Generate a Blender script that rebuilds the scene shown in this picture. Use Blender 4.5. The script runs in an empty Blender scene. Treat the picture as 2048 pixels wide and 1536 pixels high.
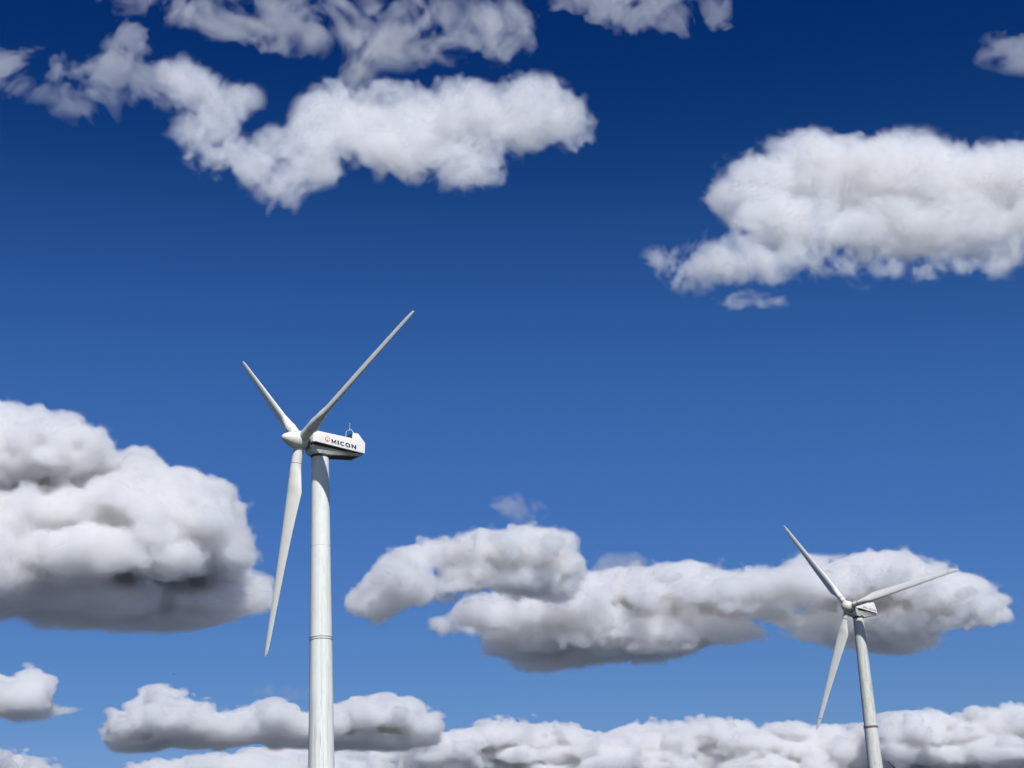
import bpy, bmesh, math, random
import numpy as np
from mathutils import Vector, Matrix

SC = bpy.context.scene
COL = SC.collection
R = math.radians

# ------------------------------------------------------------------ camera
FPX = 3076.0                       # focal length in pixels of the 2048 wide photograph
PITCH, ROLL = R(18.574), R(-2.636)
EYE = Vector((0, 0, 1.6))
cam_d = bpy.data.cameras.new('camera')
cam = bpy.data.objects.new('camera', cam_d)
COL.objects.link(cam)
fw = Vector((0, math.cos(PITCH), math.sin(PITCH)))
r0 = Vector((1, 0, 0)); u0 = Vector((0, -math.sin(PITCH), math.cos(PITCH)))
RT = r0 * math.cos(ROLL) + u0 * math.sin(ROLL)
UP = u0 * math.cos(ROLL) - r0 * math.sin(ROLL)
cam.matrix_world = Matrix(((RT.x, UP.x, -fw.x, EYE.x), (RT.y, UP.y, -fw.y, EYE.y), (RT.z, UP.z, -fw.z, EYE.z), (0, 0, 0, 1)))
cam_d.sensor_width = 36.0
cam_d.lens = 36.0 * FPX / 2048
cam_d.clip_start = 0.5
cam_d.clip_end = 120000
SC.camera = cam

# ------------------------------------------------------------------ sky, sun, exposure
SUN_AZ = R(19)                     # to the right of straight behind the camera
SUN_EL = R(46.5)
SUN_DIR = Vector((math.sin(SUN_AZ) * math.cos(SUN_EL), -math.cos(SUN_AZ) * math.cos(SUN_EL), math.sin(SUN_EL)))
world = bpy.data.worlds.new('World'); SC.world = world
world.use_nodes = True
nt = world.node_tree
bg = nt.nodes['Background']
sky = nt.nodes.new('ShaderNodeTexSky')
sky.sky_type = 'NISHITA'
sky.sun_disc = False
sky.sun_elevation = SUN_EL
sky.sun_rotation = math.atan2(SUN_DIR.x, SUN_DIR.y)
sky.altitude = 300
sky.air_density = 1.0
sky.dust_density = 0.35
sky.ozone_density = 3.0
SKY_STRENGTH = 0.06
sc1 = nt.nodes.new('ShaderNodeVectorMath'); sc1.operation = 'SCALE'; sc1.inputs['Scale'].default_value = SKY_STRENGTH
crv = nt.nodes.new('ShaderNodeRGBCurve')          # deep polarised blue of the photograph's clear air
CURVES = [[(0, 0), (.050, .0006), (.062, .0045), (.0735, .0165), (.0997, .0395), (.132, .058), (.231, .12), (.272, .150), (.40, .29), (1, .95)],
          [(0, 0), (.092, .024), (.108, .0405), (.127, .073), (.169, .131), (.218, .166), (.348, .266), (.398, .305), (.55, .45), (1, .97)],
          [(0, 0), (.172, .135), (.200, .178), (.231, .262), (.291, .395), (.351, .465), (.457, .555), (.490, .600), (.65, .74), (1, 1)]]
for ch, pts in enumerate(CURVES):
    cm = crv.mapping.curves[ch]
    while len(cm.points) < len(pts): cm.points.new(0.5, 0.5)
    for p, (x, y) in zip(cm.points, pts): p.location = (x, y)
crv.mapping.update()
sc2 = nt.nodes.new('ShaderNodeVectorMath'); sc2.operation = 'SCALE'; sc2.inputs['Scale'].default_value = 1 / SKY_STRENGTH
nt.links.new(sky.outputs[0], sc1.inputs[0]); nt.links.new(sc1.outputs[0], crv.inputs['Color'])
nt.links.new(crv.outputs[0], sc2.inputs[0])
# the half of the sky round the sun, behind the camera, is paler than the blue opposite it
tco = nt.nodes.new('ShaderNodeTexCoord')
dot = nt.nodes.new('ShaderNodeVectorMath'); dot.operation = 'DOT_PRODUCT'; dot.inputs[1].default_value = SUN_DIR
nt.links.new(tco.outputs['Generated'], dot.inputs[0])
mr = nt.nodes.new('ShaderNodeMapRange'); mr.interpolation_type = 'SMOOTHSTEP'
mr.inputs['From Min'].default_value = 0.0; mr.inputs['From Max'].default_value = 0.7
mr.inputs['To Min'].default_value = 1.0; mr.inputs['To Max'].default_value = 0.75
nt.links.new(dot.outputs['Value'], mr.inputs['Value'])
pale = nt.nodes.new('ShaderNodeHueSaturation')
nt.links.new(mr.outputs['Result'], pale.inputs['Saturation'])
nt.links.new(sc2.outputs[0], pale.inputs['Color']); nt.links.new(pale.outputs[0], bg.inputs['Color'])
bg.inputs['Strength'].default_value = SKY_STRENGTH
sun_d = bpy.data.lights.new('sun', 'SUN')
sun_d.energy = 4.6
sun_d.angle = R(0.53)
sun_d.color = (1.0, 0.975, 0.94)
sun = bpy.data.objects.new('sun', sun_d)
sun.rotation_euler = (-SUN_DIR).to_track_quat('-Z', 'Y').to_euler()
sun.location = (0, 0, 200)
COL.objects.link(sun)
SC.view_settings.view_transform = 'Standard'
SC.view_settings.look = 'None'
SC.view_settings.exposure = 0.0
SC.view_settings.gamma = 1.0
SC.cycles.max_bounces = 24
SC.cycles.volume_bounces = 10
SC.cycles.use_adaptive_sampling = True
SC.cycles.adaptive_threshold = 0.06
SC.cycles.transparent_max_bounces = 128

# ------------------------------------------------------------------ helpers
def new_mat(name, color, rough=0.45, spec=0.4):
    m = bpy.data.materials.new(name); m.use_nodes = True
    b = m.node_tree.nodes['Principled BSDF']
    b.inputs['Base Color'].default_value = (*color, 1)
    b.inputs['Roughness'].default_value = rough
    b.inputs['Specular IOR Level'].default_value = spec
    return m

def N(m, t, **kw):
    n = m.node_tree.nodes.new(t)
    for k, v in kw.items():
        setattr(n, k, v)
    return n

def L(m, a, b):
    m.node_tree.links.new(a, b)

def ramp(m, fac, stops):
    r = N(m, 'ShaderNodeValToRGB')
    e = r.color_ramp.elements
    while len(e) < len(stops): e.new(0.5)
    for el, (p, c) in zip(e, stops):
        el.position = p; el.color = (*c, 1) if len(c) == 3 else c
    L(m, fac, r.inputs[0])
    return r.outputs[0]

def mapped_noise(m, scale, vec_scale=(1, 1, 1), detail=4, rough=0.6, loc=(0, 0, 0)):
    tc = N(m, 'ShaderNodeTexCoord'); mp = N(m, 'ShaderNodeMapping')
    mp.inputs['Scale'].default_value = vec_scale; mp.inputs['Location'].default_value = loc
    L(m, tc.outputs['Object'], mp.inputs['Vector'])
    n = N(m, 'ShaderNodeTexNoise'); n.inputs['Scale'].default_value = scale
    n.inputs['Detail'].default_value = detail; n.inputs['Roughness'].default_value = rough
    L(m, mp.outputs[0], n.inputs['Vector'])
    return n.outputs['Fac']

def mixc(m, fac, a, b, mode='MIX'):
    n = N(m, 'ShaderNodeMix', data_type='RGBA', blend_type=mode)
    for i, v in ((0, fac), (6, a), (7, b)):
        if isinstance(v, (int, float)): n.inputs[i].default_value = v
        elif isinstance(v, tuple): n.inputs[i].default_value = (*v, 1)
        else: L(m, v, n.inputs[i])
    return n.outputs[2]

def link_mesh(name, verts, faces, mat, parent=None, smooth=True, sharp=35):
    me = bpy.data.meshes.new(name)
    me.from_pydata([tuple(v) for v in verts], [], faces)
    me.update()
    if smooth:
        me.polygons.foreach_set('use_smooth', [True] * len(me.polygons))
        if sharp: me.set_sharp_from_angle(angle=R(sharp))
    me.materials.append(mat)
    o = bpy.data.objects.new(name, me); COL.objects.link(o)
    if parent: o.parent = parent
    return o

class MB:
    def __init__(s): s.v = []; s.f = []
    def add(s, v, f):
        b = len(s.v); s.v += [Vector(p) for p in v]; s.f += [tuple(b + i for i in q) for q in f]
    def loft(s, rings, cap0=True, cap1=True):
        n = len(rings[0]); v = [p for r in rings for p in r]; f = []
        for i in range(len(rings) - 1):
            for j in range(n):
                k = (j + 1) % n
                f.append((i * n + j, i * n + k, (i + 1) * n + k, (i + 1) * n + j))
        if cap0: f.append(tuple(reversed(range(n))))
        if cap1: f.append(tuple(range((len(rings) - 1) * n, len(rings) * n)))
        s.add(v, f)
    def lathe_z(s, prof, n=48, c=(0, 0)):      # prof: (radius, z)
        s.loft([[Vector((c[0] + r * math.cos(2 * math.pi * j / n), c[1] + r * math.sin(2 * math.pi * j / n), z)) for j in range(n)] for r, z in prof])
    def lathe_x(s, prof, n=40):                # prof: (x, radius), x growing
        s.loft([[Vector((x, r * math.cos(2 * math.pi * j / n), r * math.sin(2 * math.pi * j / n))) for j in range(n)] for x, r in prof])
    def tube(s, pts, r, n=8):
        pts = [Vector(p) for p in pts]; rings = []
        for i, p in enumerate(pts):
            d = (pts[min(i + 1, len(pts) - 1)] - pts[max(i - 1, 0)]).normalized()
            a = d.orthogonal().normalized(); b = d.cross(a)
            rings.append([p + (a * math.cos(2 * math.pi * j / n) + b * math.sin(2 * math.pi * j / n)) * r for j in range(n)])
        s.loft(rings)
    def build(s, name, mat, parent=None, smooth=True, sharp=35, bevel=0):
        me_v, me_f = s.v, s.f
        if bevel:
            bm = bmesh.new()
            vs = [bm.verts.new(v) for v in me_v]
            for q in me_f: bm.faces.new([vs[i] for i in q])
            bmesh.ops.recalc_face_normals(bm, faces=bm.faces)
            ed = [e for e in bm.edges if e.calc_face_angle(0) > R(25)]
            bmesh.ops.bevel(bm, geom=ed, offset=bevel, segments=3, profile=0.6, affect='EDGES', clamp_overlap=True)
            me = bpy.data.meshes.new(name); bm.to_mesh(me); bm.free()
            me.polygons.foreach_set('use_smooth', [True] * len(me.polygons))
            me.set_sharp_from_angle(angle=R(50))
            me.materials.append(mat)
            o = bpy.data.objects.new(name, me); COL.objects.link(o)
            if parent: o.parent = parent
            return o
        return link_mesh(name, me_v, me_f, mat, parent, smooth, sharp)

def thing(name, label, cat, loc=(0, 0, 0), group=None):
    o = bpy.data.objects.new(name, None); COL.objects.link(o)
    o.location = loc; o['label'] = label; o['category'] = cat
    if group: o['group'] = group
    return o

# ------------------------------------------------------------------ materials
def tower_mat(name, base, dirt, amount, fine):
    m = new_mat(name, base, 0.5, 0.35)
    b = m.node_tree.nodes['Principled BSDF']
    streak = mapped_noise(m, 1.0, (4.5, 4.5, 0.10), 5, 0.62)
    f1 = ramp(m, streak, [(0.50, (0, 0, 0)), (0.66, (1, 1, 1))])
    blot = mapped_noise(m, 0.16, (1, 1, 0.55), 3, 0.6, (3, 7, 1))
    f2 = ramp(m, blot, [(0.40, (0.1, 0.1, 0.1)), (0.66, (1, 1, 1))])
    speck = mapped_noise(m, fine, (1, 1, 0.16), 3, 0.7, (9, 2, 5))
    f3 = ramp(m, speck, [(0.5, (0, 0, 0)), (0.68, (1, 1, 1))])
    dash = mapped_noise(m, 1.0, (11, 11, 0.45), 3, 0.6, (4, 1, 8))
    f4 = ramp(m, dash, [(0.62, (0, 0, 0)), (0.70, (1.3, 1.3, 1.3))])
    f1 = mixc(m, 1.0, f1, f4, 'LIGHTEN')
    a = mixc(m, 1.0, f1, f2, 'MULTIPLY')
    c = mixc(m, 0.4, a, f3, 'LIGHTEN')
    mul = N(m, 'ShaderNodeMath', operation='MULTIPLY'); mul.inputs[1].default_value = amount
    L(m, c, mul.inputs[0])
    L(m, mixc(m, mul.outputs[0], base, dirt), b.inputs['Base Color'])
    return m

def grp_mat(name, base, tint, amount, scale=0.9):
    m = new_mat(name, base, 0.38, 0.45)
    b = m.node_tree.nodes['Principled BSDF']
    n1 = mapped_noise(m, scale, (1, 1, 1), 5, 0.65)
    f = ramp(m, n1, [(0.42, (0, 0, 0)), (0.75, (1, 1, 1))])
    mul = N(m, 'ShaderNodeMath', operation='MULTIPLY'); mul.inputs[1].default_value = amount
    L(m, f, mul.inputs[0])
    L(m, mixc(m, mul.outputs[0], base, tint), b.inputs['Base Color'])
    return m

M_TOWER = tower_mat('white_tower_paint', (0.79, 0.815, 0.775), (0.40, 0.44, 0.45), 0.7, 5.0)
M_TOWER_OLD = tower_mat('weathered_tower_paint', (0.66, 0.665, 0.63), (0.22, 0.23, 0.22), 1.0, 3.4)
M_BLADE = grp_mat('blade_gelcoat', (0.82, 0.81, 0.745), (0.70, 0.68, 0.59), 0.6, 0.5)
M_BLADE_OLD = grp_mat('old_blade_gelcoat', (0.76, 0.765, 0.73), (0.58, 0.58, 0.54), 0.6, 0.4)
M_NAC = grp_mat('nacelle_paint', (0.85, 0.855, 0.825), (0.74, 0.735, 0.70), 0.6, 1.3)
M_COVER = grp_mat('lower_cover_paint', (0.80, 0.795, 0.76), (0.58, 0.57, 0.52), 0.7, 1.6)
M_UNDER = new_mat('underside_shade', (0.10, 0.095, 0.085), 0.7)  # shade under the nacelles put into a dark colour
M_GROOVE = new_mat('collar_and_gap_shade', (0.05, 0.045, 0.042), 0.8)  # dark of the collars, also shade painted into the gaps and outlet
M_STEEL = grp_mat('hub_casting', (0.22, 0.22, 0.21), (0.12, 0.115, 0.10), 0.8, 3.0)
M_RING = new_mat('flange_steel', (0.52, 0.53, 0.52), 0.55)
M_WELD = new_mat('painted_weld', (0.66, 0.68, 0.66), 0.5)
M_RINGRUST = new_mat('rusty_flange_steel', (0.22, 0.17, 0.15), 0.7)
M_SEAM = new_mat('blade_seam', (0.13, 0.13, 0.13), 0.7)
M_INK = new_mat('black_lettering', (0.012, 0.012, 0.014), 0.5)
M_INKGREY = new_mat('faded_lettering', (0.20, 0.20, 0.21), 0.6)
M_RED = new_mat('faded_red_print', (0.68, 0.20, 0.19), 0.5)
M_PINK = new_mat('pale_red_print', (0.66, 0.28, 0.27), 0.5)
M_WHITE = new_mat('white_print', (0.8, 0.78, 0.77), 0.5)
M_GALV = new_mat('galvanised_rod', (0.55, 0.57, 0.58), 0.4)
M_DARK = new_mat('dark_metal', (0.035, 0.037, 0.045), 0.6)

def spinner_mat(name, base, stain_at, stain_r, yellow):
    m = grp_mat(name, base, yellow, 0.7, 1.1)
    b = m.node_tree.nodes['Principled BSDF']
    src = b.inputs['Base Color'].links[0].from_socket
    tc = N(m, 'ShaderNodeTexCoord')
    mp = N(m, 'ShaderNodeMapping')
    mp.inputs['Location'].default_value = tuple(-c / r for c, r in zip(stain_at, stain_r))
    mp.inputs['Scale'].default_value = tuple(1 / r for r in stain_r)
    L(m, tc.outputs['Object'], mp.inputs[0])
    ln = N(m, 'ShaderNodeVectorMath', operation='LENGTH'); L(m, mp.outputs[0], ln.inputs[0])
    ns = mapped_noise(m, 4.0, (1, 1, 1), 3)
    ad = N(m, 'ShaderNodeMath', operation='ADD'); L(m, ln.outputs['Value'], ad.inputs[0]); L(m, ns, ad.inputs[1])
    f = ramp(m, ad.outputs[0], [(0.80, (0.9, 0.9, 0.9)), (1.15, (0, 0, 0))])
    L(m, mixc(m, f, src, (0.72, 0.44, 0.16)), b.inputs['Base Color'])
    return m

# ------------------------------------------------------------------ ground
def ground_h(x, y):
    d = math.hypot(x, y)
    h = 0.0
    h += 58 * math.exp(-(((x - 305) / 260) ** 2 + ((y - 1180) / 260) ** 2))      # the rise with the far small turbine
    w = min(1.0, max(0.0, (d - 350) / 900))
    h += w * (6 * math.sin(x * 0.0021 + 1) * math.cos(y * 0.0017) + 3 * math.sin(x * 0.006 + y * 0.004))
    return h

def build_ground():
    rs = [0, 8, 20, 45, 80, 120, 170, 230, 300, 400, 520, 660, 800, 950, 1100, 1250, 1400, 1600, 1850, 2200, 2800, 3600, 5000, 7500, 12000, 20000, 35000, 60000]
    n = 96; v = [(0, 0, 0)]; f = []
    for r in rs[1:]:
        for j in range(n):
            a = 2 * math.pi * j / n; x, y = r * math.sin(a), r * math.cos(a)
            v.append((x, y, ground_h(x, y)))
    for j in range(n): f.append((0, 1 + (j + 1) % n, 1 + j))
    for i in range(len(rs) - 2):
        for j in range(n):
            a, b = 1 + i * n + j, 1 + i * n + (j + 1) % n
            f.append((a, b, b + n, a + n))
    m = new_mat('field_grass', (0.05, 0.06, 0.035), 0.9, 0.1)
    b = m.node_tree.nodes['Principled BSDF']
    big = mapped_noise(m, 0.004, (1, 1, 1), 3)
    c1 = ramp(m, big, [(0.35, (0.035, 0.045, 0.025)), (0.55, (0.05, 0.06, 0.035)), (0.7, (0.075, 0.075, 0.05))])
    fine = mapped_noise(m, 1.2, (1, 1, 1), 6, 0.75)
    c2 = ramp(m, fine, [(0.3, (0.55, 0.55, 0.55)), (0.7, (1.25, 1.25, 1.25))])
    L(m, mixc(m, 1.0, c1, c2, 'MULTIPLY'), b.inputs['Base Color'])
    m2 = new_mat('far_fields_haze_tint', (0.20, 0.21, 0.22), 0.95, 0.1)  # pale bluish tone paints distance haze into the fields, lifting cloud undersides
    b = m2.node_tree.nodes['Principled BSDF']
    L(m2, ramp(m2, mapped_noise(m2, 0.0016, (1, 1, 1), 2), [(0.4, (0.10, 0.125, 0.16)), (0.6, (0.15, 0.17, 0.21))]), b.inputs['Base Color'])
    o = link_mesh('ground', v, f, m, None, True, 0)
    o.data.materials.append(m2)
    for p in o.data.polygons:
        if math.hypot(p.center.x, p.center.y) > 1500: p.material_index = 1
    o['kind'] = 'structure'

build_ground()

# ------------------------------------------------------------------ wind turbines
def airfoil(n=28):
    """closed outline, chord 0..1 with the leading edge at 0; returns (x, y) of unit thickness"""
    pts = []
    for j in range(n):
        t = 2 * math.pi * j / n
        x = 0.5 * (1 - math.cos(t))
        th = 5 * (0.2969 * math.sqrt(max(x, 0)) - 0.1260 * x - 0.3516 * x * x + 0.2843 * x ** 3 - 0.1036 * x ** 4)
        pts.append((x, th if t <= math.pi else -th, math.cos(t), math.sin(t)))
    return pts
AF = airfoil()

def blade_section(r, chord, thick, twist, circ, axis_at=0.3, bend=0.0):
    ring = []
    for x, y, cx, cy in AF:
        a = (axis_at - x) * chord; b = y * thick * chord
        camber = 0.03 * chord * math.sin(math.pi * x) * (1 - circ)
        b -= camber
        ca, cb = cx * 0.5 * chord, cy * 0.5 * chord
        p = a * (1 - circ) + ca * circ; q = b * (1 - circ) + cb * circ
        # leading edge along +y at zero twist, the wind side along +x
        ring.append(Vector((p * math.sin(twist) - q * math.cos(twist) * -1 * -1, p * math.cos(twist) + q * math.sin(twist), r)) + Vector((bend, 0, 0)))
    return ring

def lerp_table(tab, r):
    for (a, *va), (b, *vb) in zip(tab, tab[1:]):
        if a <= r <= b:
            t = (r - a) / (b - a); t2 = t * t * (3 - 2 * t)
            return [p + (q - p) * t for p, q in zip(va, vb)]
    return tab[-1][1:]

def make_blade(parent, frame, Rb, root_r, tab, mat, ang, cone, hubx, seam_r, tip_r=None, sweep=0.0, seam_h=0.036, seam_k=1.012, pitch=9.0, name='blade'):
    rr = []
    r = root_r
    while r < Rb * 0.97:
        rr.append(r); r += Rb / 60
    rr += [Rb * k for k in (0.972, 0.982, 0.99, 0.996, 0.9995)]
    def sec(r):
        chord, thick, twist, circ = lerp_table(tab, r / Rb)
        return blade_section(r, chord, thick, R(twist + pitch), circ, bend=-sweep * (r / Rb) ** 2)
    emp = MB(); 
    cut = tip_r * Rb if tip_r else None
    if cut:
        main = [q for q in rr if q < cut - 0.05] + [cut - 0.045]
        tipr = [cut + 0.045] + [q for q in rr if q > cut + 0.06]
    else:
        main = rr
    emp.loft([sec(q) for q in main])
    o = emp.build(name, mat, parent, True, 60)
    o.matrix_local = frame @ Matrix.Translation((hubx, 0, 0)) @ Matrix.Rotation(ang, 4, 'X') @ Matrix.Rotation(cone, 4, 'Y')
    if cut:
        t = MB(); t.loft([sec(q) for q in tipr]); t.build('blade_tip', mat, o, True, 60)
        g = MB(); s0, s1 = sec(cut - 0.06), sec(cut + 0.06)
        c0 = sum(s0, Vector()) / len(s0)
        g.loft([[c0 + (p - c0) * 0.86 for p in s0], [c0 + Vector((0, 0, 0.12)) + (p - c0) * 0.86 for p in s0]])
        g.build('tip_joint', M_SEAM, o, True, 60)
    # the root collar seam
    for sr in seam_r:
        s = MB(); a = sec(sr - seam_h / 2); ctr = sum(a, Vector()) / len(a)
        s.loft([[ctr + (p - ctr) * 0.98 for p in a], [ctr + Vector((0, 0, 0.004)) + (p - ctr) * seam_k for p in a],
                [ctr + Vector((0, 0, seam_h)) + (p - ctr) * seam_k for p in a], [ctr + Vector((0, 0, seam_h + 0.004)) + (p - ctr) * 0.98 for p in a]])
        s.build('root_seam', M_SEAM, o, True, 60)
    return o

def prism_y(poly, hw_fn, mb):
    """side outline (u, v) given half width per corner"""
    n = len(poly)
    v = [Vector((u, hw_fn(u, w), w)) for u, w in poly] + [Vector((u, -hw_fn(u, w), w)) for u, w in poly]
    f = [tuple(range(n)), tuple(reversed(range(n, 2 * n)))]
    for i in range(n):
        j = (i + 1) % n
        f.append((i, i + n, j + n, j))
    mb.add(v, f)

def body_prism(mb, side, nose, w, wn):
    """flat sides at +-w with a narrower nose; side[0] and side[1] are the lower and upper front corners"""
    n = len(side)
    v = [Vector((u, w, z)) for u, z in side] + [Vector((u, -w, z)) for u, z in side]
    v += [Vector((u, wn, z)) for u, z in nose] + [Vector((u, -wn, z)) for u, z in nose]
    a, b, c, d = 2 * n, 2 * n + 1, 2 * n + 2, 2 * n + 3
    f = [tuple(range(n)), tuple(reversed(range(n, 2 * n)))]
    for i in range(1, n - 1): f.append((i, i + n, i + 1 + n, i + 1))
    f += [(n - 1, 2 * n - 1, n, 0), (0, a, b, 1), (n, n + 1, d, c), (1, b, d, n + 1), (a, c, d, b), (0, n, c, a)]
    mb.add(v, f)

# strokes of the block letters on a 1 x 1 cell: closed outlines, clockwise or not, in (x, y)
def ring_outline(outer, inner, gap=None): return (outer, inner, gap)
def letter_polys(ch):
    w = 0.26
    if ch == 'M': return [[(0, 0), (.2, 0), (.2, 1), (0, 1)], [(.8, 0), (1, 0), (1, 1), (.8, 1)], [(.2, 1), (.2, 0.62), (0.5, 0.0), (0.5, 0.42)], [(.8, 1), (0.5, 0.42), (0.5, 0.0), (.8, 0.62)]]
    if ch == 'I': return [[(0.0, 0), (0.30, 0), (0.30, 1), (0.0, 1)]]
    if ch == 'N': return [[(0, 0), (w, 0), (w, 1), (0, 1)], [(1 - w, 0), (1, 0), (1, 1), (1 - w, 1)], [(w, 1), (w, 0.62), (1 - w, 0), (1 - w, 0.38)]]
    if ch == 'E': return [[(0, 0), (w, 0), (w, 1), (0, 1)], [(w, 0), (0.95, 0), (0.95, 0.22), (w, 0.22)], [(w, 0.39), (0.85, 0.39), (0.85, 0.61), (w, 0.61)], [(w, 0.78), (0.95, 0.78), (0.95, 1), (w, 1)]]
    segs = {'O': (0, 360), 'C': (42, 318), 'G': (42, 335)}[ch]
    out = []; k = 22
    for i in range(k):
        a0 = R(segs[0] + (segs[1] - segs[0]) * i / k); a1 = R(segs[0] + (segs[1] - segs[0]) * (i + 1) / k)
        def sq(a, s):
            c, d = math.cos(a), math.sin(a); e = 0.62
            return (0.5 + s[0] * math.copysign(abs(c) ** e, c), 0.5 + s[1] * math.copysign(abs(d) ** e, d))
        out.append([sq(a0, (0.5, 0.5)), sq(a1, (0.5, 0.5)), sq(a1, (0.24, 0.27)), sq(a0, (0.24, 0.27))])
    if ch == 'G': out.append([(0.52, 0.28), (1.0, 0.28), (1.0, 0.52), (0.52, 0.52)])
    return out

def lettering(text, u0, u1, v0, h, y, slant, mat, parent, sp=0.32, wd=1.25):
    """reads from u0 down to u1 along the side at +y"""
    adv = []; x = 0
    for ch in text:
        cw = {' ': 0.55, 'I': 0.38, 'C': wd * 0.92}.get(ch, wd)
        adv.append((x, cw)); x += cw + sp * (0.72 if ch == 'C' else 1)
    k = (u0 - u1) / (x - sp)
    mb = MB()
    for ch, (x0, cw) in zip(text, adv):
        if ch == ' ': continue
        cell = 1.0 if ch != 'I' else cw / 0.30
        for poly in letter_polys(ch):
            pts = []
            for px, py in poly:
                px = px * (cw if ch != 'I' else cw / 0.30)
                pts.append((u0 - k * (x0 + px) - slant * py * h, v0 + py * h))
            n = len(pts)
            v = [Vector((a, y, b)) for a, b in pts] + [Vector((a, y + 0.006, b)) for a, b in pts]
            f = [tuple(range(n, 2 * n)), tuple(reversed(range(n)))] + [(i, (i + 1) % n, (i + 1) % n + n, i + n) for i in range(n)]
            mb.add(v, f)
    return mb.build('lettering', mat, parent, False)

TAB1 = [  # r/R : chord, thickness ratio, twist deg, roundness
    (0.00, 0.74, 1.0, 20, 1.0), (0.115, 0.74, 1.0, 20, 1.0), (0.17, 0.95, 0.55, 19, 0.35), (0.245, 1.26, 0.30, 16, 0.0),
    (0.40, 1.06, 0.24, 9, 0.0), (0.60, 0.82, 0.20, 4.5, 0.0), (0.80, 0.62, 0.17, 1.5, 0.0), (0.93, 0.49, 0.15, 0.3, 0.0),
    (0.975, 0.38, 0.14, 0, 0.0), (0.99, 0.25, 0.14, 0, 0.0), (1.0, 0.06, 0.14, 0, 0.0)]
TAB2 = [
    (0.00, 0.90, 1.0, 20, 1.0), (0.10, 0.90, 1.0, 20, 1.0), (0.14, 1.15, 0.62, 19, 0.45), (0.215, 1.85, 0.30, 16, 0.0),
    (0.40, 1.50, 0.23, 9, 0.0), (0.60, 1.16, 0.20, 4.5, 0.0), (0.80, 0.86, 0.17, 1.5, 0.0), (0.93, 0.66, 0.15, 0.3, 0.0),
    (0.97, 0.46, 0.14, 0, 0.0), (0.99, 0.24, 0.14, 0, 0.0), (1.0, 0.06, 0.14, 0, 0.0)]

def tower_mesh(prof, n=64):
    mb = MB(); mb.lathe_z(prof, n); return mb

def place(o, frame):
    """put a part of a turbine into the tilted frame of its rotor axis"""
    o.matrix_local = frame
    return o

def rotor_frame(hubz, ov, tilt):
    return Matrix.Translation((0, 0, hubz - ov * math.tan(tilt))) @ Matrix.Rotation(-tilt, 4, 'Y')

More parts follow.
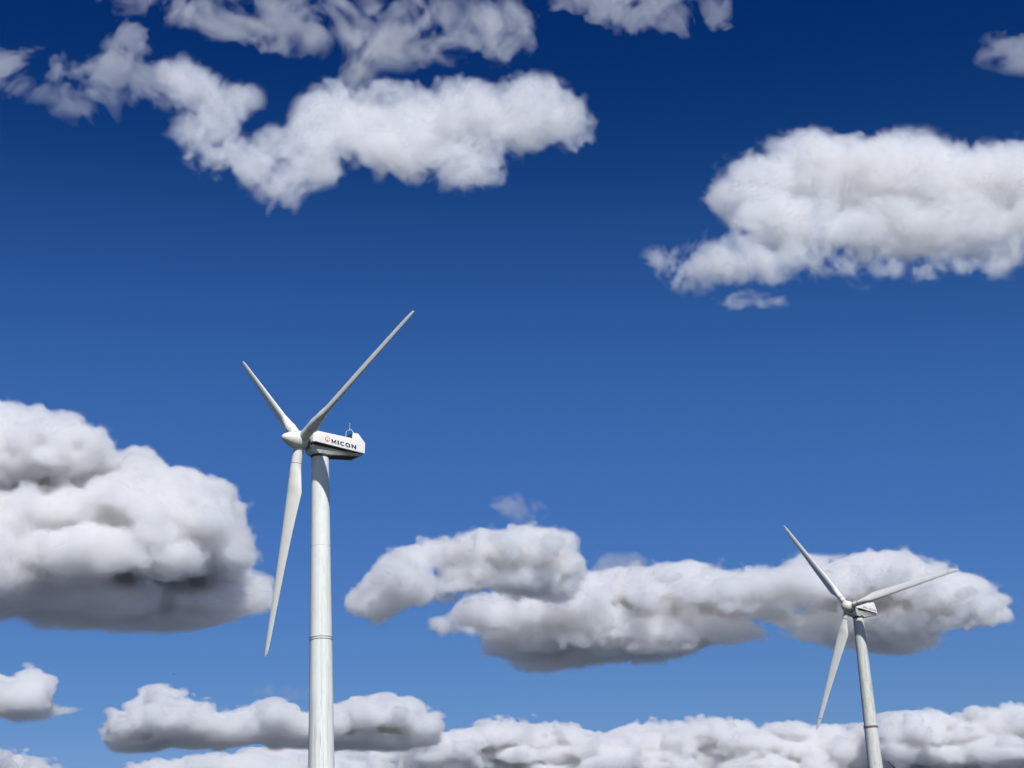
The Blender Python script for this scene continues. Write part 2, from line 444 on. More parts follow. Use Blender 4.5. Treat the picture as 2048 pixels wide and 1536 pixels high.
# ---- the near turbine
def near_turbine():
    yaw, tilt, hubz, ov = R(53.5), R(5.42), 32.745, 1.60
    t = thing('wind_turbine', 'large white three blade wind turbine with black MICON lettering on its nacelle', 'wind turbine', (-13.709, 103.937, 0), 'wind turbines against the sky')
    t.rotation_euler = (0, 0, math.atan2(-math.cos(yaw), -math.sin(yaw)))
    zt = hubz - 0.93
    rad = lambda z: 0.602 + (31.85 - z) * 0.0121
    tw = tower_mesh([(rad(z), z) for z in (-0.5, 6, 12, 18.9, 19.0, 25.3, 25.33, 29.5, zt)], 40).build('tower', M_TOWER, t, True, 40)
    for z, h, e in ((18.90, 0.07, 0.028), (19.05, 0.07, 0.028)):
        f = MB(); q = rad(z)
        f.lathe_z([(q - 0.01, z), (q + e, z + 0.006), (q + e, z + h), (q - 0.01, z + h + 0.006)], 64)
        f.build('flange', M_RING, tw, True, 30)
    f = MB(); q = rad(25.35); f.lathe_z([(q, 25.34), (q + 0.006, 25.345), (q + 0.006, 25.375), (q, 25.38)], 48); f.build('weld_seam', M_WELD, tw)
    f = MB(); q = rad(zt); f.lathe_z([(q - 0.02, zt - 0.10), (q + 0.05, zt - 0.09), (q + 0.05, zt + 0.02), (q - 0.05, zt + 0.12)], 48); f.build('yaw_collar', M_GROOVE, tw)
    # nacelle frame: x along the rotor axis towards the hub, +y is the lettered side
    nm = MB()
    body_prism(nm, [(0.74, -0.10), (0.74, 0.71), (-2.05, 0.80), (-2.07, 1.23), (-2.5, 1.26), (-3.1, 0.67), (-3.13, -0.10)],
               [(0.98, -0.10), (0.98, 0.50)], 0.90, 0.70)
    nac = nm.build('nacelle', M_NAC, t, bevel=0.025)
    frame = rotor_frame(hubz, ov, tilt)
    place(nac, frame)
    g = MB(); prism_y([(0.80, -0.24), (0.80, -0.09), (-2.98, -0.09), (-2.98, -0.24)], lambda u, v: 0.74, g); g.build('gap_shade', M_GROOVE, nac, False)  # dark filler, shadow of the overhanging body put into its colour
    lc = MB()
    low = [(0.92, -0.20), (0.86, -0.62), (0.62, -0.80), (-0.62, -0.70), (-2.95, -0.26), (-3.02, -0.20)]
    prism_y(low, lambda u, v: (0.84 if v > -0.25 else 0.62) * (0.72 if u > 0.5 else 1.0), lc)
    # round the lower cover about the tower
    lo = lc.build('lower_cover', M_COVER, nac, bevel=0.04)
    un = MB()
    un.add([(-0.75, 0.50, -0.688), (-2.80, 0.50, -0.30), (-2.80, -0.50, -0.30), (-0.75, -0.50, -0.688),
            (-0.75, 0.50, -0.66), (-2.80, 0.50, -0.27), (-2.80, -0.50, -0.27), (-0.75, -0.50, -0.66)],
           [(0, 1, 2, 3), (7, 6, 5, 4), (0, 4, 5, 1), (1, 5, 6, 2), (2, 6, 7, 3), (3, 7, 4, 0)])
    un.build('belly_shade', M_UNDER, nac, False)  # added dark slab, paints the shadow on the nacelle's underside
    # outlet in front of the tail hump, shade of the opening painted as a dark slab
    od = MB()
    od.add([(-2.045, 0.80, 0.815), (-2.045, -0.80, 0.815), (-2.062, -0.80, 1.215), (-2.062, 0.80, 1.215), (-2.10, 0.8, 0.815), (-2.10, -0.8, 0.815), (-2.10, -0.8, 1.215), (-2.10, 0.8, 1.215)],
           [(0, 1, 2, 3), (7, 6, 5, 4), (0, 4, 5, 1), (1, 5, 6, 2), (2, 6, 7, 3), (3, 7, 4, 0)])
    od.build('air_outlet', M_GROOVE, nac, False)
    rl = MB()
    rl.tube([(-2.13, 0.86, 1.20), (-2.00, 0.72, 1.50)], 0.022); rl.tube([(-2.00, 0.72, 1.49), (-1.86, 0.22, 1.48)], 0.022)
    rl.tube([(-1.86, 0.24, 1.48), (-1.84, 0.24, 0.78)], 0.02)
    rl.tube([(-1.95, 0.52, 1.47), (-1.95, 0.52, 1.58)], 0.05)
    rl.build('mast_frame', M_GALV, nac)
    an = MB(); an.tube([(-1.95, 0.52, 1.56), (-1.95, 0.52, 2.06)], 0.013); an.build('antenna', M_GALV, nac)
    lettering('MICON', -0.42, -2.42, -0.02 + 0.075, 0.30, 0.901, -0.18, M_INK, nac)
    # round emblem
    em = MB(); cx, cz, er = -0.06, 0.27, 0.20
    def disc(a0, a1, r0, r1, y0, y1, k=16):
        for i in range(k):
            t0, t1 = R(a0 + (a1 - a0) * i / k), R(a0 + (a1 - a0) * (i + 1) / k)
            q = [(r0, t0), (r1, t0), (r1, t1), (r0, t1)]
            v = [Vector((cx - r * math.cos(a), y, cz + r * math.sin(a))) for y in (y0, y1) for r, a in q]
            em.add(v, [(4, 5, 6, 7), (3, 2, 1, 0), (0, 1, 5, 4), (1, 2, 6, 5), (2, 3, 7, 6), (3, 0, 4, 7)])
    disc(175, 345, 0.03, er, 0.901, 0.905)
    em.build('emblem', M_RED, nac, False)
    em = MB(); disc(10, 165, er * 0.72, er, 0.901, 0.905); em.build('emblem_ring', M_PINK, nac, False)
    em = MB()
    for poly in ([(-0.11, -0.13), (-0.06, -0.13), (-0.03, 0.12), (-0.08, 0.12)], [(0.06, -0.13), (0.11, -0.13), (0.08, 0.12), (0.03, 0.12)], [(-0.06, 0.12), (-0.02, -0.06), (0.02, -0.06), (0.06, 0.12), (0.0, 0.03)]):
        n = len(poly); v = [Vector((cx - a, 0.9055, cz + b)) for a, b in poly] + [Vector((cx - a, 0.909, cz + b)) for a, b in poly]
        em.add(v, [tuple(range(n, 2 * n)), tuple(reversed(range(n)))] + [(i, (i + 1) % n, (i + 1) % n + n, i + n) for i in range(n)])
    em.build('emblem_mark', M_WHITE, nac, False)
    # hub and spinner
    hx = ov / math.cos(tilt)
    hb = MB(); hb.lathe_x([(hx - 0.62, 0.34), (hx - 0.60, 0.50), (hx - 0.40, 0.56), (hx + 0.05, 0.56), (hx + 0.3, 0.50)], 40)
    place(hb.build('hub', M_STEEL, t), frame)
    sp = MB()
    prof = [(hx - 0.36, 0.60), (hx - 0.30, 0.655), (hx - 0.05, 0.69), (hx + 0.2, 0.68), (hx + 0.45, 0.62), (hx + 0.7, 0.53), (hx + 0.92, 0.43), (hx + 1.10, 0.335), (hx + 1.24, 0.25), (hx + 1.34, 0.17), (hx + 1.40, 0.09), (hx + 1.42, 0.02)]
    sp.lathe_x(prof, 56)
    s = sp.build('spinner', spinner_mat('spinner_gelcoat', (0.76, 0.75, 0.70), (hx + 0.62, 0.40, 0.47), (0.62, 0.24, 0.16), (0.66, 0.63, 0.53)), t, True, 60)
    place(s, frame)
    for k in range(3):
        make_blade(t, frame, 15.0, 0.35, TAB1, M_BLADE, R(289.67 + 120 * k), R(-0.71), hx, (1.62,))

near_turbine()

# ---- the second turbine, farther off to the right
def second_turbine():
    yaw, tilt, hubz, ov = R(45.85), R(4.82), 47.557, 2.75
    t = thing('wind_turbine', 'smaller looking weathered grey wind turbine with rusty tower flange and faded lettering', 'wind turbine', (58.455, 268.222, 0), 'wind turbines against the sky')
    t.rotation_euler = (0, 0, math.atan2(-math.cos(yaw), -math.sin(yaw)))
    zt = hubz - 1.66
    rad = lambda z: 0.891 + (45.96 - z) * 0.0133
    tw = tower_mesh([(rad(z), z) for z in (-2.0, 8, 16, 27.0, 27.3, 34, 40, zt)], 48).build('tower', M_TOWER_OLD, t, True, 40)
    for z, h, e in ((26.95, 0.13, 0.07), (27.14, 0.13, 0.07)):
        f = MB(); q = rad(z)
        f.lathe_z([(q - 0.01, z), (q + e, z + 0.006), (q + e, z + h), (q - 0.01, z + h + 0.006)], 64)
        f.build('flange', M_RINGRUST, tw, True, 30)
    f = MB(); q = rad(zt); f.lathe_z([(q - 0.02, zt - 0.16), (q + 0.09, zt - 0.14), (q + 0.09, zt + 0.03), (q - 0.05, zt + 0.3)], 48); f.build('yaw_collar', M_GROOVE, tw)
    frame = rotor_frame(hubz, ov, tilt)
    nm = MB()
    body_prism(nm, [(1.15, -0.22), (1.15, 1.0), (-2.3, 1.30), (-2.9, 1.55), (-3.35, 1.52), (-3.75, 1.05), (-4.05, 0.45), (-4.25, -0.22)],
               [(1.55, -0.22), (1.55, 0.75)], 1.30, 0.95)
    nac = nm.build('nacelle', M_NAC, t, bevel=0.06)
    place(nac, frame)
    g = MB(); prism_y([(1.25, -0.42), (1.25, -0.2), (-4.1, -0.2), (-4.1, -0.42)], lambda u, v: 1.08, g); g.build('gap_shade', M_GROOVE, nac, False)  # recessed filler, painted dark for the shade between body and cover
    lc = MB()
    prism_y([(2.05, -0.36), (2.05, -1.30), (1.35, -1.46), (-0.95, -1.36), (-4.0, -0.62), (-4.1, -0.36)], lambda u, v: (1.22 if v > -0.5 else 0.92) * (0.80 if u > 0.9 else 1.0), lc)  # front drawn forward and down, added to throw shade on the tower top
    lc.build('lower_cover', M_COVER, nac, bevel=0.06)
    un = MB()
    un.add([(-1.1, 0.84, -1.335), (-3.9, 0.84, -0.655), (-3.9, -0.84, -0.655), (-1.1, -0.84, -1.335), (-1.1, 0.84, -1.28), (-3.9, 0.84, -0.60), (-3.9, -0.84, -0.60), (-1.1, -0.84, -1.28)],
           [(0, 1, 2, 3), (7, 6, 5, 4), (0, 4, 5, 1), (1, 5, 6, 2), (2, 6, 7, 3), (3, 7, 4, 0)])
    un.build('belly_shade', M_UNDER, nac, False)  # added dark slab for the shaded belly
    rl = MB()
    rl.tube([(0.5, 0.5, 1.0), (0.5, 0.5, 1.45), (0.5, -0.4, 1.45), (0.5, -0.4, 1.0)], 0.04)
    rl.build('mast_frame', M_GALV, nac)
    lettering('NEG MICON', 0.02, -3.82, 0.0, 0.36, 1.301, -0.12, M_INKGREY, nac, 0.30, 1.0)
    hx = ov / math.cos(tilt)
    hb = MB(); hb.lathe_x([(hx - 1.25, 0.6), (hx - 1.2, 0.95), (hx - 0.6, 0.98), (hx - 0.5, 0.86), (hx + 0.1, 0.78), (hx + 0.4, 0.6)], 40)  # wide dark rear part added for the shade in front of the nacelle
    place(hb.build('hub', M_STEEL, t), frame)
    sp = MB()
    sp.lathe_x([(hx - 0.55, 0.86), (hx - 0.5, 0.93), (hx - 0.1, 0.97), (hx + 0.35, 0.96), (hx + 0.62, 0.90), (hx + 0.82, 0.78), (hx + 0.98, 0.60), (hx + 1.08, 0.42), (hx + 1.14, 0.22), (hx + 1.155, 0.03)], 56)
    place(sp.build('spinner', grp_mat('old_spinner_gelcoat', (0.74, 0.72, 0.63), (0.62, 0.58, 0.46), 0.8, 0.8), t, True, 60), frame)
    for k in range(3):
        make_blade(t, frame, 22.0, 0.6, TAB2, M_BLADE_OLD, R(277.17 + 120 * k), R(-1.65), hx, (1.22, 2.15), tip_r=0.905, pitch=7.0, seam_h=0.13, seam_k=1.035)

second_turbine()

# ---- a far small turbine on the rise, only its topmost blade reaches into view
def far_turbine():
    D = 1150.0
    d = pixel_ray(1803, 1547); k = D / math.hypot(d.x, d.y)
    hub = EYE + d * k
    zg = ground_h(hub.x, hub.y)
    t = thing('wind_turbine', 'tiny dark wind turbine blade peeking over the bottom edge beside the weathered tower', 'wind turbine', (hub.x, hub.y, zg), 'wind turbines against the sky')
    yaw, tilt, ov = R(20), R(4), 1.3
    t.rotation_euler = (0, 0, math.atan2(-math.cos(yaw), -math.sin(yaw)))
    hz = hub.z - zg
    tower_mesh([(0.95, -1), (0.5, hz - 0.6)], 20).build('tower', M_DARK, t)
    frame = rotor_frame(hz, ov, tilt)
    nm = MB(); body_prism(nm, [(0.7, -0.6), (0.7, 0.6), (-2.3, 0.6), (-2.8, 0.2), (-2.8, -0.5)], [(1.0, -0.5), (1.0, 0.5)], 0.75, 0.6)
    place(nm.build('nacelle', M_DARK, t, bevel=0.04), frame)
    sp = MB(); sp.lathe_x([(ov - 0.3, 0.6), (ov + 0.3, 0.6), (ov + 0.7, 0.42), (ov + 0.95, 0.05)], 24)
    place(sp.build('spinner', M_DARK, t), frame)
    tab = [(a, c * 1.15, th, tw, ci) for a, c, th, tw, ci in TAB1]
    for k in range(3):
        make_blade(t, frame, 12.6, 0.4, tab, M_DARK, R(43 + 120 * k), 0, ov, ())

def pixel_ray(px, py):
    return (fw + RT * ((px - 1024) / FPX) - UP * ((py - 768) / FPX)).normalized()

far_turbine()

# ---- a bird high over the field
def bird():
    d = pixel_ray(348.5, 1348); p = EYE + d * 420
    v = [(0, -0.30, 0), (0, 0.34, 0.0), (0.07, 0.02, 0.05), (-0.07, 0.02, 0.05), (0, 0.0, -0.07),
         (0.55, 0.08, 0.16), (0.45, -0.08, 0.13), (-0.55, 0.08, 0.16), (-0.45, -0.08, 0.13), (1.0, -0.06, 0.10), (-1.0, -0.06, 0.10),
         (0.09, -0.42, 0.01), (-0.09, -0.42, 0.01), (0, -0.12, 0.05), (0, 0.2, 0.05)]
    f = [(1, 2, 14), (1, 14, 3), (1, 4, 2), (1, 3, 4), (2, 4, 0), (3, 0, 4), (2, 13, 14), (3, 14, 13), (2, 0, 13), (3, 13, 0),
         (2, 5, 6), (2, 6, 13), (5, 9, 6), (3, 8, 7), (3, 13, 8), (7, 8, 10), (0, 11, 12)]
    o = link_mesh('bird', v, f, M_DARK, None, True, 0)
    o.location = p; o.rotation_euler = (0, 0, R(60))
    o['label'] = 'tiny dark bird gliding in the clear sky below the big left cloud'; o['category'] = 'bird'

bird()

# ------------------------------------------------------------------ clouds: closed shells of scattering droplets
def bspline_weights(n, cell, wl, m):
    W = np.zeros((n, m), np.float32)
    t = np.arange(n) * cell / wl
    i = np.floor(t).astype(int); fr = t - i
    for k, w in enumerate(((1 - fr) ** 3 / 6, (3 * fr ** 3 - 6 * fr ** 2 + 4) / 6, (-3 * fr ** 3 + 3 * fr ** 2 + 3 * fr + 1) / 6, fr ** 3 / 6)):
        W[np.arange(n), i + k] += w
    return W

def noise3(shape, cell, wl, rng):
    wl = (wl,) * 3 if np.isscalar(wl) else wl
    ms = [int(n * c / w) + 5 for n, c, w in zip(shape, cell, wl)]
    g = rng.standard_normal(ms).astype(np.float32)
    for ax in (0, 1, 2):
        W = bspline_weights(shape[ax], cell[ax], wl[ax], ms[ax])
        g = np.moveaxis(np.tensordot(W, g, axes=(1, ax)), 0, ax)
    return g / 0.33

def surface_net(f, iso):
    """closed quad surface round f > iso"""
    f = f.copy(); f -= iso
    for ax in range(3):
        sl = [slice(None)] * 3
        for e in (0, -1): sl[ax] = e; f[tuple(sl)] = np.minimum(f[tuple(sl)], -1e-3)
    s = f > 0
    c = np.zeros(np.array(f.shape) - 1, np.uint8)
    for dx in (0, 1):
        for dy in (0, 1):
            for dz in (0, 1):
                c += s[dx:dx + c.shape[0], dy:dy + c.shape[1], dz:dz + c.shape[2]]
    act = (c > 0) & (c < 8)
    idx = np.full(c.shape, -1, np.int32)
    ijk = np.argwhere(act).astype(np.int32)
    if len(ijk) == 0: return None
    idx[act] = np.arange(len(ijk), dtype=np.int32)
    corner = [(dx, dy, dz) for dx in (0, 1) for dy in (0, 1) for dz in (0, 1)]
    val = [f[ijk[:, 0] + a, ijk[:, 1] + b, ijk[:, 2] + d] for a, b, d in corner]
    acc = np.zeros((len(ijk), 3), np.float32); cnt = np.zeros(len(ijk), np.float32)
    for a in range(8):
        for b in range(a + 1, 8):
            df = np.abs(np.array(corner[a]) - np.array(corner[b]))
            if df.sum() != 1: continue
            m = (val[a] > 0) != (val[b] > 0)
            t = val[a][m] / (val[a][m] - val[b][m])
            p = np.array(corner[a], np.float32) + t[:, None] * (np.array(corner[b], np.float32) - np.array(corner[a], np.float32))
            acc[m] += p; cnt[m] += 1
    verts = ijk + acc / cnt[:, None]
    quads = []
    for ax in range(3):
        o1, o2 = [(1, 2), (2, 0), (0, 1)][ax]
        n = np.array(f.shape); hi = n.copy(); hi[ax] -= 1
        lo = [0, 0, 0]; lo[o1] = 1; lo[o2] = 1
        hi[o1] -= 1; hi[o2] -= 1
        A = s[lo[0]:hi[0], lo[1]:hi[1], lo[2]:hi[2]]
        up = np.array([0, 0, 0]); up[ax] = 1
        B = s[lo[0] + up[0]:hi[0] + up[0], lo[1] + up[1]:hi[1] + up[1], lo[2] + up[2]:hi[2] + up[2]]
        ch = np.argwhere(A != B)
        if len(ch) == 0: continue
        inside = A[ch[:, 0], ch[:, 1], ch[:, 2]]
        ch = ch + np.array(lo)
        e1 = np.zeros(3, int); e1[o1] = 1; e2 = np.zeros(3, int); e2[o2] = 1
        q = [idx[tuple((ch - e1 - e2).T)], idx[tuple((ch - e2).T)], idx[tuple(ch.T)], idx[tuple((ch - e1).T)]]
        q = np.stack(q, 1)
        q[~inside] = q[~inside][:, ::-1]
        quads.append(q)
    return verts, np.concatenate(quads)

def droplet_mat(name, density, g):
    m = bpy.data.materials.new(name); m.use_nodes = True
    t = m.node_tree; t.nodes.clear()
    out = t.nodes.new('ShaderNodeOutputMaterial')
    v = t.nodes.new('ShaderNodeVolumeScatter')
    v.inputs['Color'].default_value = (0.936, 0.959, 0.997, 1)  # blue tint stands in for the airlight between eye and cloud
    v.inputs['Density'].default_value = density
    v.inputs['Anisotropy'].default_value = g
    t.links.new(v.outputs[0], out.inputs['Volume'])
    return m

def curtain_mat(cover):
    """a sheer sheet of droplets: lets nearly all light through and scatters the rest"""
    m = bpy.data.materials.new('sheer_droplets'); m.use_nodes = True
    t = m.node_tree; t.nodes.clear()
    out = t.nodes.new('ShaderNodeOutputMaterial'); mx = t.nodes.new('ShaderNodeMixShader')
    tr = t.nodes.new('ShaderNodeBsdfTransparent'); df = t.nodes.new('ShaderNodeBsdfTranslucent')
    df.inputs['Color'].default_value = (0.80, 0.86, 0.95, 1)  # same painted airlight blue as the droplets
    mx.inputs[0].default_value = cover
    t.links.new(tr.outputs[0], mx.inputs[1]); t.links.new(df.outputs[0], mx.inputs[2]); t.links.new(mx.outputs[0], out.inputs['Surface'])
    return m

CORE = new_mat('dense_cloud_core', (0.78, 0.79, 0.82), 1.0, 0.0)

def cloud(label, dist, puffs, seed, octaves, shells, cell=2.5, cz=4.0, k=9.0, warp=None, base=None, depth=1.25, calm=0.6, shrink=0.0, lean=0.0, name='cloud'):
    """puffs: (px, py, rx, ry[, depth offset, depth radius]) as seen from the eye, in the photograph's pixels;
    base: (py, depth) of a point on the level, flat underside"""
    rng = np.random.default_rng(seed)
    P = np.array([tuple(p) + (0, min(p[2], p[3]) * depth) if len(p) == 4 else p for p in puffs], float)
    cx, cy = P[:, 0].mean(), P[:, 1].mean()
    d = pixel_ray(cx, cy)
    r = (RT - d * RT.dot(d)).normalized(); u = r.cross(d)
    sc = dist / FPX
    def loc(px, py):
        q = pixel_ray(px, py); q = q * (FPX / q.dot(d))
        return q.dot(r), q.dot(u)
    C = np.array([(*loc(px, py), oz - lean * (py - cy), rx, ry, rz) for px, py, rx, ry, oz, rz in P])
    rms = math.sqrt(sum(o[1] ** 2 for o in octaves))
    iso0 = -shells[0][0]
    pad = (2.6 * rms + max(0, iso0)) / 1.7 + 6
    lo = (C[:, :3] - C[:, 3:]).min(0) - pad; hi = (C[:, :3] + C[:, 3:]).max(0) + pad
    cell = (cell, cell, cz)
    shape = tuple(np.ceil((hi - lo) / cell).astype(int) + 1)
    ax = [lo[i] + np.arange(shape[i]) * cell[i] for i in range(3)]
    GX, GY, GZ = ax[0][:, None, None].astype(np.float32), ax[1][None, :, None].astype(np.float32), ax[2][None, None, :].astype(np.float32)
    F = np.full(shape, 0, np.float32)
    for a, b, c, rx, ry, rz in C:
        rm = min(rx, ry, rz)
        sl = []
        for i, (m, rr) in enumerate(((a, rx), (b, ry), (c, rz))):
            w = rr + pad * 1.15
            sl.append(slice(max(0, int((m - w - lo[i]) / cell[i])), min(shape[i], int((m + w - lo[i]) / cell[i]) + 2)))
        X = (GX[sl[0]] - a) / rx; Y = (GY[:, sl[1]] - b) / ry; Z = (GZ[:, :, sl[2]] - c) / rz
        k0 = np.sqrt(X * X + Y * Y + Z * Z) + 1e-4
        k1 = np.sqrt((X / rx) ** 2 + (Y / ry) ** 2 + (Z / rz) ** 2) + 1e-6
        q = np.minimum(k0 * (1 - k0) / k1, rm * (1.15 - 0.5 * k0))       # close to the true distance inside the skin
        del k0, k1
        F[tuple(sl)] += np.exp(np.clip(q / k, -20, 30))
    F = k * np.log(F + 1e-9)
    np.clip(F, -pad * 1.1, 60, out=F)
    F = np.where(F < 0, F * 1.9, F)
    Nz = np.zeros(shape, np.float32)
    for wl, amp, kind in octaves:
        n = noise3(shape, cell, wl, rng)
        if kind == 'b': n = (np.abs(n) - 0.75) * 1.5
        Nz += amp * n
    if warp:
        wl, amp = warp
        w = [np.clip(np.arange(shape[i]).reshape([-1 if j == i else 1 for j in range(3)]) + np.rint(noise3(shape, cell, wl, rng) * (amp / cell[i])).astype(np.int32), 0, shape[i] - 1) for i in range(3)]
        Nz = Nz[w[0], w[1], w[2]]
    Nz = np.clip(Nz, -2.2 * rms, 2.0 * rms)
    if base:
        by, bz = base
        H = GX * r.z + GY * u.z + GZ * d.z                      # height along the world's vertical
        hb = loc(cx, by)[1] * u.z + bz * d.z
        up = H - hb
        Nz *= calm + (1 - calm) * np.clip(up / 70.0, 0, 1)      # the underside is smoother than the top
        und = noise3(shape, cell, (170, 90, 220), rng) * 10 + noise3(shape, cell, (60, 40, 80), rng) * 5 + noise3(shape, cell, (22, 16, 30), rng) * 3
        F = np.minimum(F + Nz, (up + und) * 1.3)
    else:
        F += Nz
    F -= shrink
    parent = None
    for i, (iso, sig) in enumerate(shells):
        res = surface_net(F, iso)
        if res is None: continue
        v, q = res
        v = ((v * np.array(cell) + lo) * sc).astype(np.float32)
        nm = name if i == 0 else ('dense_core' if sig is None else 'inner_mist' if sig < 0 else 'mist_layer')
        me = bpy.data.meshes.new(nm)
        me.vertices.add(len(v)); me.vertices.foreach_set('co', v.ravel())
        me.loops.add(q.size); me.loops.foreach_set('vertex_index', q.astype(np.int32).ravel())
        me.polygons.add(len(q)); me.polygons.foreach_set('loop_start', np.arange(0, q.size, 4, dtype=np.int32))
        me.polygons.foreach_set('use_smooth', np.ones(len(q), bool))
        me.update(calc_edges=True)
        me.materials.append(CORE if sig is None else curtain_mat(-sig) if sig < 0 else droplet_mat('cloud_droplets', sig / sc, 0.3))
        o = bpy.data.objects.new(nm, me); COL.objects.link(o)
        if i == 0:
            o.matrix_world = Matrix(((r.x, u.x, d.x, EYE.x + d.x * dist), (r.y, u.y, d.y, EYE.y + d.y * dist), (r.z, u.z, d.z, EYE.z + d.z * dist), (0, 0, 0, 1)))
            o['label'] = label; o['category'] = 'cloud'; o['group'] = 'fair weather clouds'
            parent = o
        else:
            o.parent = parent
    return parent

WISPY = [((150, 90, 120), 5, 'n'), ((64, 46, 60), 7, 'n'), (30, 9, 'n'), (15, 9.5, 'n'), (7.5, 7.5, 'n')]
SHRED = [((130, 80, 90), 6, 'n'), (55, 11, 'n'), (28, 12, 'n'), (14, 12, 'n'), (7, 8, 'n')]
TORN = [((110, 70, 80), 7, 'n'), (48, 16, 'n'), (26, 15, 'n'), (13, 13, 'n'), (7, 9, 'n')]
PUFFY = [((190, 70, 150), 14, 'n'), ((90, 46, 80), 9, 'b'), ((60, 30, 50), 9, 'n'), (38, 7.5, 'b'), (22, 7, 'n'), (13, 6, 'n'), (7, 4.5, 'n')]
SMALL = [((110, 40, 90), 10, 'n'), ((56, 24, 46), 10, 'b'), ((40, 18, 34), 9, 'n'), (22, 7.5, 'b'), (12, 5.5, 'n'), (6.5, 4, 'n')]
DISTANT = [((90, 28, 80), 9, 'n'), ((38, 16, 34), 8.5, 'b'), ((26, 12, 24), 7.5, 'n'), (14, 6, 'b'), (7.5, 4.2, 'n')]
SOFT = [(-16, 0.0025), (-8, 0.005), (0, 0.007), (6, -0.08), (9, 0.010), (20, 0.012), (34, 0.012)]
THIN = [(-14, 0.002), (-4, 0.003), (1, -0.04), (5, 0.005), (16, 0.006), (30, 0.007)]
FAINT = [(-7, 0.0015), (-2, -0.02), (0, 0.0025), (6, 0.004), (14, 0.005)]
FIRM = [(-10, 0.005), (-4, 0.010), (0, 0.018), (4, -0.10), (7, 0.024), (18, 0.028)]
FAR = [(-5, 0.010), (-2, 0.020), (1, 0.035), (3, -0.12), (7, 0.05)]

cloud('ragged grey white cloud band along the top edge of the sky', 1700,
      [(290, 2, 75, 18), (430, 8, 70, 28), (500, 35, 80, 36), (590, 62, 85, 32), (680, 70, 85, 32), (620, 0, 130, 28), (770, 82, 85, 22), (850, 65, 60, 26), (910, 45, 85, 36), (975, 50, 72, 38), (1015, 95, 42, 18), (700, 130, 26, 36), (800, 15, 120, 16), (880, 105, 70, 16)],
      21, SHRED, THIN, warp=(50, 12), depth=0.8)
cloud('bright white cloud with a curling arm on its left side', 2000,
      [(680, 235, 78, 62), (760, 235, 105, 68), (860, 240, 110, 76), (960, 240, 100, 80), (1060, 238, 88, 76), (1125, 245, 54, 62), (800, 300, 130, 46), (930, 310, 90, 52), (940, 345, 48, 26), (640, 285, 60, 52),
       (350, 150, 42, 32), (390, 190, 55, 42), (430, 230, 46, 46), (400, 270, 52, 40), (450, 310, 62, 36), (520, 340, 72, 36), (560, 375, 42, 34), (570, 300, 60, 32), (470, 195, 32, 16), (620, 330, 60, 30)],
      33, WISPY, SOFT, warp=(50, 8), depth=0.9, lean=1.0)
cloud('thin torn wisps of cloud below the upper left corner', 1900,
      [(50, 130, 60, 15), (115, 140, 48, 15), (10, 168, 45, 12), (185, 185, 30, 16), (236, 135, 22, 24), (268, 85, 13, 32), (300, 160, 38, 18), (172, 208, 28, 10), (250, 195, 44, 13), (-50, 140, 50, 16), (210, 155, 30, 14), (330, 195, 30, 14)],
      44, TORN, FAINT, warp=(45, 11))
cloud('grey shred of cloud cut by the top edge, just right of the ragged band', 1650,
      [(1215, 30, 45, 28), (1280, 25, 60, 32), (1330, 18, 40, 24), (1425, 30, 28, 12), (1190, 0, 60, 18), (1290, -10, 90, 20)],
      52, TORN, FAINT, warp=(40, 10))
cloud('small dim grey cloud scrap in the upper right corner', 1750,
      [(2040, 100, 45, 20), (2090, 105, 40, 22), (2000, 108, 22, 10)], 63, SMALL, FAINT, warp=(40, 8))
cloud('large bright cloud with ragged tops reaching out of the right edge of the sky', 2300,
      [(1480, 385, 62, 62), (1560, 360, 85, 75), (1640, 350, 88, 70), (1730, 370, 110, 88), (1840, 375, 130, 92), (1950, 390, 120, 85), (2060, 380, 100, 92), (2160, 400, 120, 90), (1560, 450, 100, 65), (1700, 465, 150, 55), (1850, 455, 160, 60), (2000, 460, 150, 58),
       (1450, 520, 66, 42), (1398, 535, 52, 30), (1338, 520, 26, 14), (1520, 520, 90, 36), (1640, 515, 90, 30), (1834, 278, 46, 20), (1600, 280, 40, 18), (1458, 340, 16, 20), (1510, 592, 55, 12), (1780, 540, 50, 12), (1950, 525, 60, 14)],
      11, WISPY, SOFT, warp=(50, 9), depth=1.0, lean=1.0)
cloud('huge cumulus with shaded grey base at the left edge of the sky', 5600,
      [(40, 908, 116, 84, -90, 100), (130, 910, 80, 70, -80, 80), (-60, 902, 120, 94, -90, 100), (185, 940, 45, 40, -50, 45),
       (278, 945, 34, 44), (330, 1010, 88, 62), (400, 1040, 78, 64), (440, 1020, 40, 46), (250, 1010, 100, 62), (100, 1030, 150, 60), (0, 1050, 120, 70),
       (150, 1100, 180, 72), (300, 1110, 170, 70), (448, 1108, 80, 60), (60, 1170, 180, 52), (220, 1180, 200, 56), (380, 1190, 125, 45), (500, 1190, 52, 32), (200, 1228, 150, 30), (330, 1225, 140, 26), (-50, 1140, 150, 90), (10, 1205, 60, 26)],
      5, PUFFY, FIRM, shrink=6, base=(1336, 300), depth=4.5, cz=6, calm=0.4)
cloud('arched cumulus with a gap under it between the two big turbines', 5000,
      [(890, 1100, 58, 32), (950, 1095, 62, 35), (1030, 1090, 62, 38), (1090, 1100, 52, 42), (1128, 1130, 38, 38), (840, 1125, 58, 38), (790, 1160, 58, 42), (760, 1200, 38, 32), (840, 1180, 66, 26), (900, 1175, 42, 16), (920, 1140, 66, 26), (1060, 1150, 86, 28), (1100, 1165, 56, 20), (1030, 1175, 36, 10), (730, 1200, 24, 16), (760, 1225, 22, 14)],
      71, SMALL, FIRM, shrink=4, depth=3, cz=5)
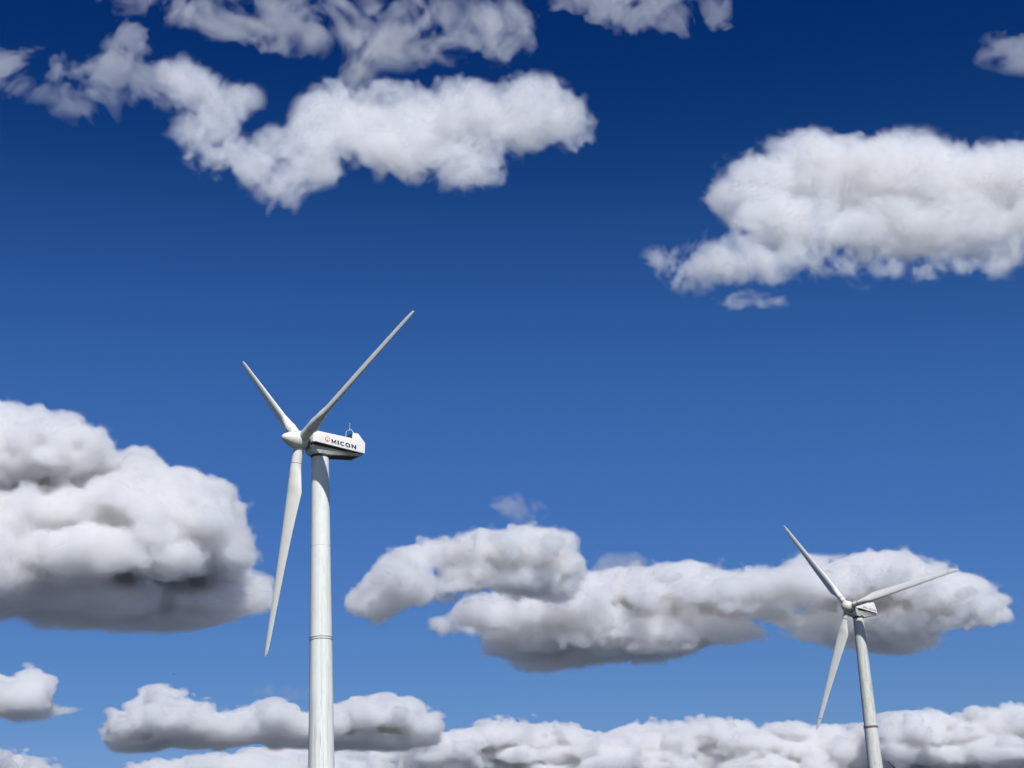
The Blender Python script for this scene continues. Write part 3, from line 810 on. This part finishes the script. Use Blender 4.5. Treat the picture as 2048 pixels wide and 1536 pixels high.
cloud('small pale grey puff floating above the arched cumulus', 4600, [(1020, 1022, 26, 16), (1050, 1028, 32, 13), (1078, 1022, 14, 8)], 82, SMALL, FAINT, k=5, warp=(30, 5))
cloud('faint grey puff tucked behind the long flat cloud', 6800, [(1220, 1130, 24, 22), (1248, 1130, 30, 20), (1270, 1118, 14, 8)], 83, SMALL, FAINT, k=5, warp=(30, 5))
cloud('long flat cumulus stretching behind the weathered turbine rotor', 6100,
      [(960, 1225, 46, 28), (1010, 1225, 56, 34), (1070, 1230, 66, 38), (1150, 1200, 66, 46), (1220, 1190, 76, 40), (1300, 1188, 76, 46), (1380, 1180, 76, 48), (1460, 1188, 76, 48), (1530, 1190, 66, 46), (1600, 1170, 60, 46), (1680, 1178, 72, 48), (1762, 1158, 64, 52), (1830, 1165, 60, 46), (1900, 1190, 62, 38), (1965, 1205, 42, 22),
       (1040, 1275, 76, 30), (1130, 1270, 110, 40), (1240, 1265, 120, 38), (1350, 1258, 120, 34), (1440, 1250, 86, 30), (1100, 1312, 56, 12), (1180, 1300, 100, 14), (1570, 1235, 56, 18), (1650, 1240, 78, 26), (1750, 1240, 98, 34), (1850, 1235, 78, 26), (1930, 1220, 46, 16), (1770, 1275, 70, 12), (905, 1252, 30, 12)],
      91, SMALL, FIRM, shrink=4, depth=5, cz=6)
cloud('small bright cloud low at the left edge with a thin tail', 9500,
      [(30, 1395, 52, 36), (75, 1390, 25, 38), (20, 1430, 60, 17), (55, 1360, 16, 16), (-40, 1400, 60, 46), (122, 1427, 22, 6)], 101, DISTANT, FAR, shrink=3, k=6, base=(1450, 150), depth=4, cz=6)
cloud('two humped low cloud crossing behind the near turbine tower', 10000,
      [(260, 1455, 46, 34), (320, 1430, 56, 42), (370, 1440, 56, 38), (430, 1460, 58, 28), (500, 1455, 52, 24), (548, 1440, 40, 28), (600, 1460, 48, 24), (660, 1450, 46, 28), (720, 1435, 46, 32), (780, 1430, 52, 32), (840, 1455, 42, 25), (300, 1490, 68, 18), (400, 1490, 90, 22), (500, 1490, 80, 18), (620, 1485, 100, 18), (740, 1475, 90, 18), (820, 1475, 50, 13)],
      112, DISTANT, FAR, shrink=3, k=6, base=(1512, 200), depth=6, cz=6)
cloud('faint flat grey smear of cloud beside the near tower', 9000, [(540, 1386, 30, 6), (590, 1384, 34, 8), (570, 1388, 40, 6)], 113, SMALL[2:], FAINT, k=4)
cloud('low cloud fragment in the lower left corner', 13500, [(30, 1528, 50, 16), (-10, 1530, 50, 24), (75, 1534, 14, 8), (20, 1550, 80, 16)], 121, DISTANT, FAR, shrink=3, k=6, depth=5, cz=6)
cloud('low broken cloud line just left of and behind the near tower base', 13000, [(330, 1548, 60, 12), (400, 1542, 70, 14), (470, 1538, 60, 14), (560, 1522, 80, 13), (640, 1530, 90, 14), (500, 1562, 190, 16)], 131, DISTANT, FAR, shrink=3, k=6, depth=5, cz=6)
cloud('grey layered cloud bank right of the near tower along the bottom', 14000,
      [(700, 1522, 60, 18), (780, 1508, 86, 20), (860, 1488, 46, 28), (930, 1500, 68, 32), (1000, 1474, 56, 26), (1060, 1470, 48, 22), (1110, 1475, 48, 22), (1040, 1510, 100, 32), (1160, 1500, 66, 28), (960, 1532, 120, 28), (1200, 1522, 78, 32), (830, 1545, 160, 25), (1100, 1550, 160, 30)],
      141, DISTANT, FAR, shrink=3, k=6, depth=5, cz=6)
cloud('bumpy topped cloud bank along the bottom, left of the weathered tower', 15000,
      [(1290, 1480, 52, 28), (1250, 1500, 50, 28), (1370, 1488, 56, 32), (1430, 1472, 56, 28), (1480, 1488, 46, 28), (1560, 1488, 56, 32), (1610, 1498, 46, 30), (1680, 1498, 56, 38), (1350, 1530, 120, 38), (1500, 1530, 120, 38), (1650, 1540, 120, 38), (1730, 1480, 42, 28), (1450, 1560, 260, 30)],
      151, DISTANT, FAR, shrink=3, k=6, depth=5, cz=6)
cloud('tall white cloud bank in the lower right corner', 14500,
      [(1790, 1468, 46, 36), (1850, 1462, 66, 42), (1800, 1500, 66, 38), (1920, 1470, 56, 36), (1980, 1452, 56, 30), (2040, 1446, 56, 30), (2100, 1466, 70, 46), (1900, 1510, 120, 40), (2000, 1500, 100, 48), (1950, 1550, 200, 35)],
      161, DISTANT, FAR, shrink=3, k=6, depth=5, cz=6)
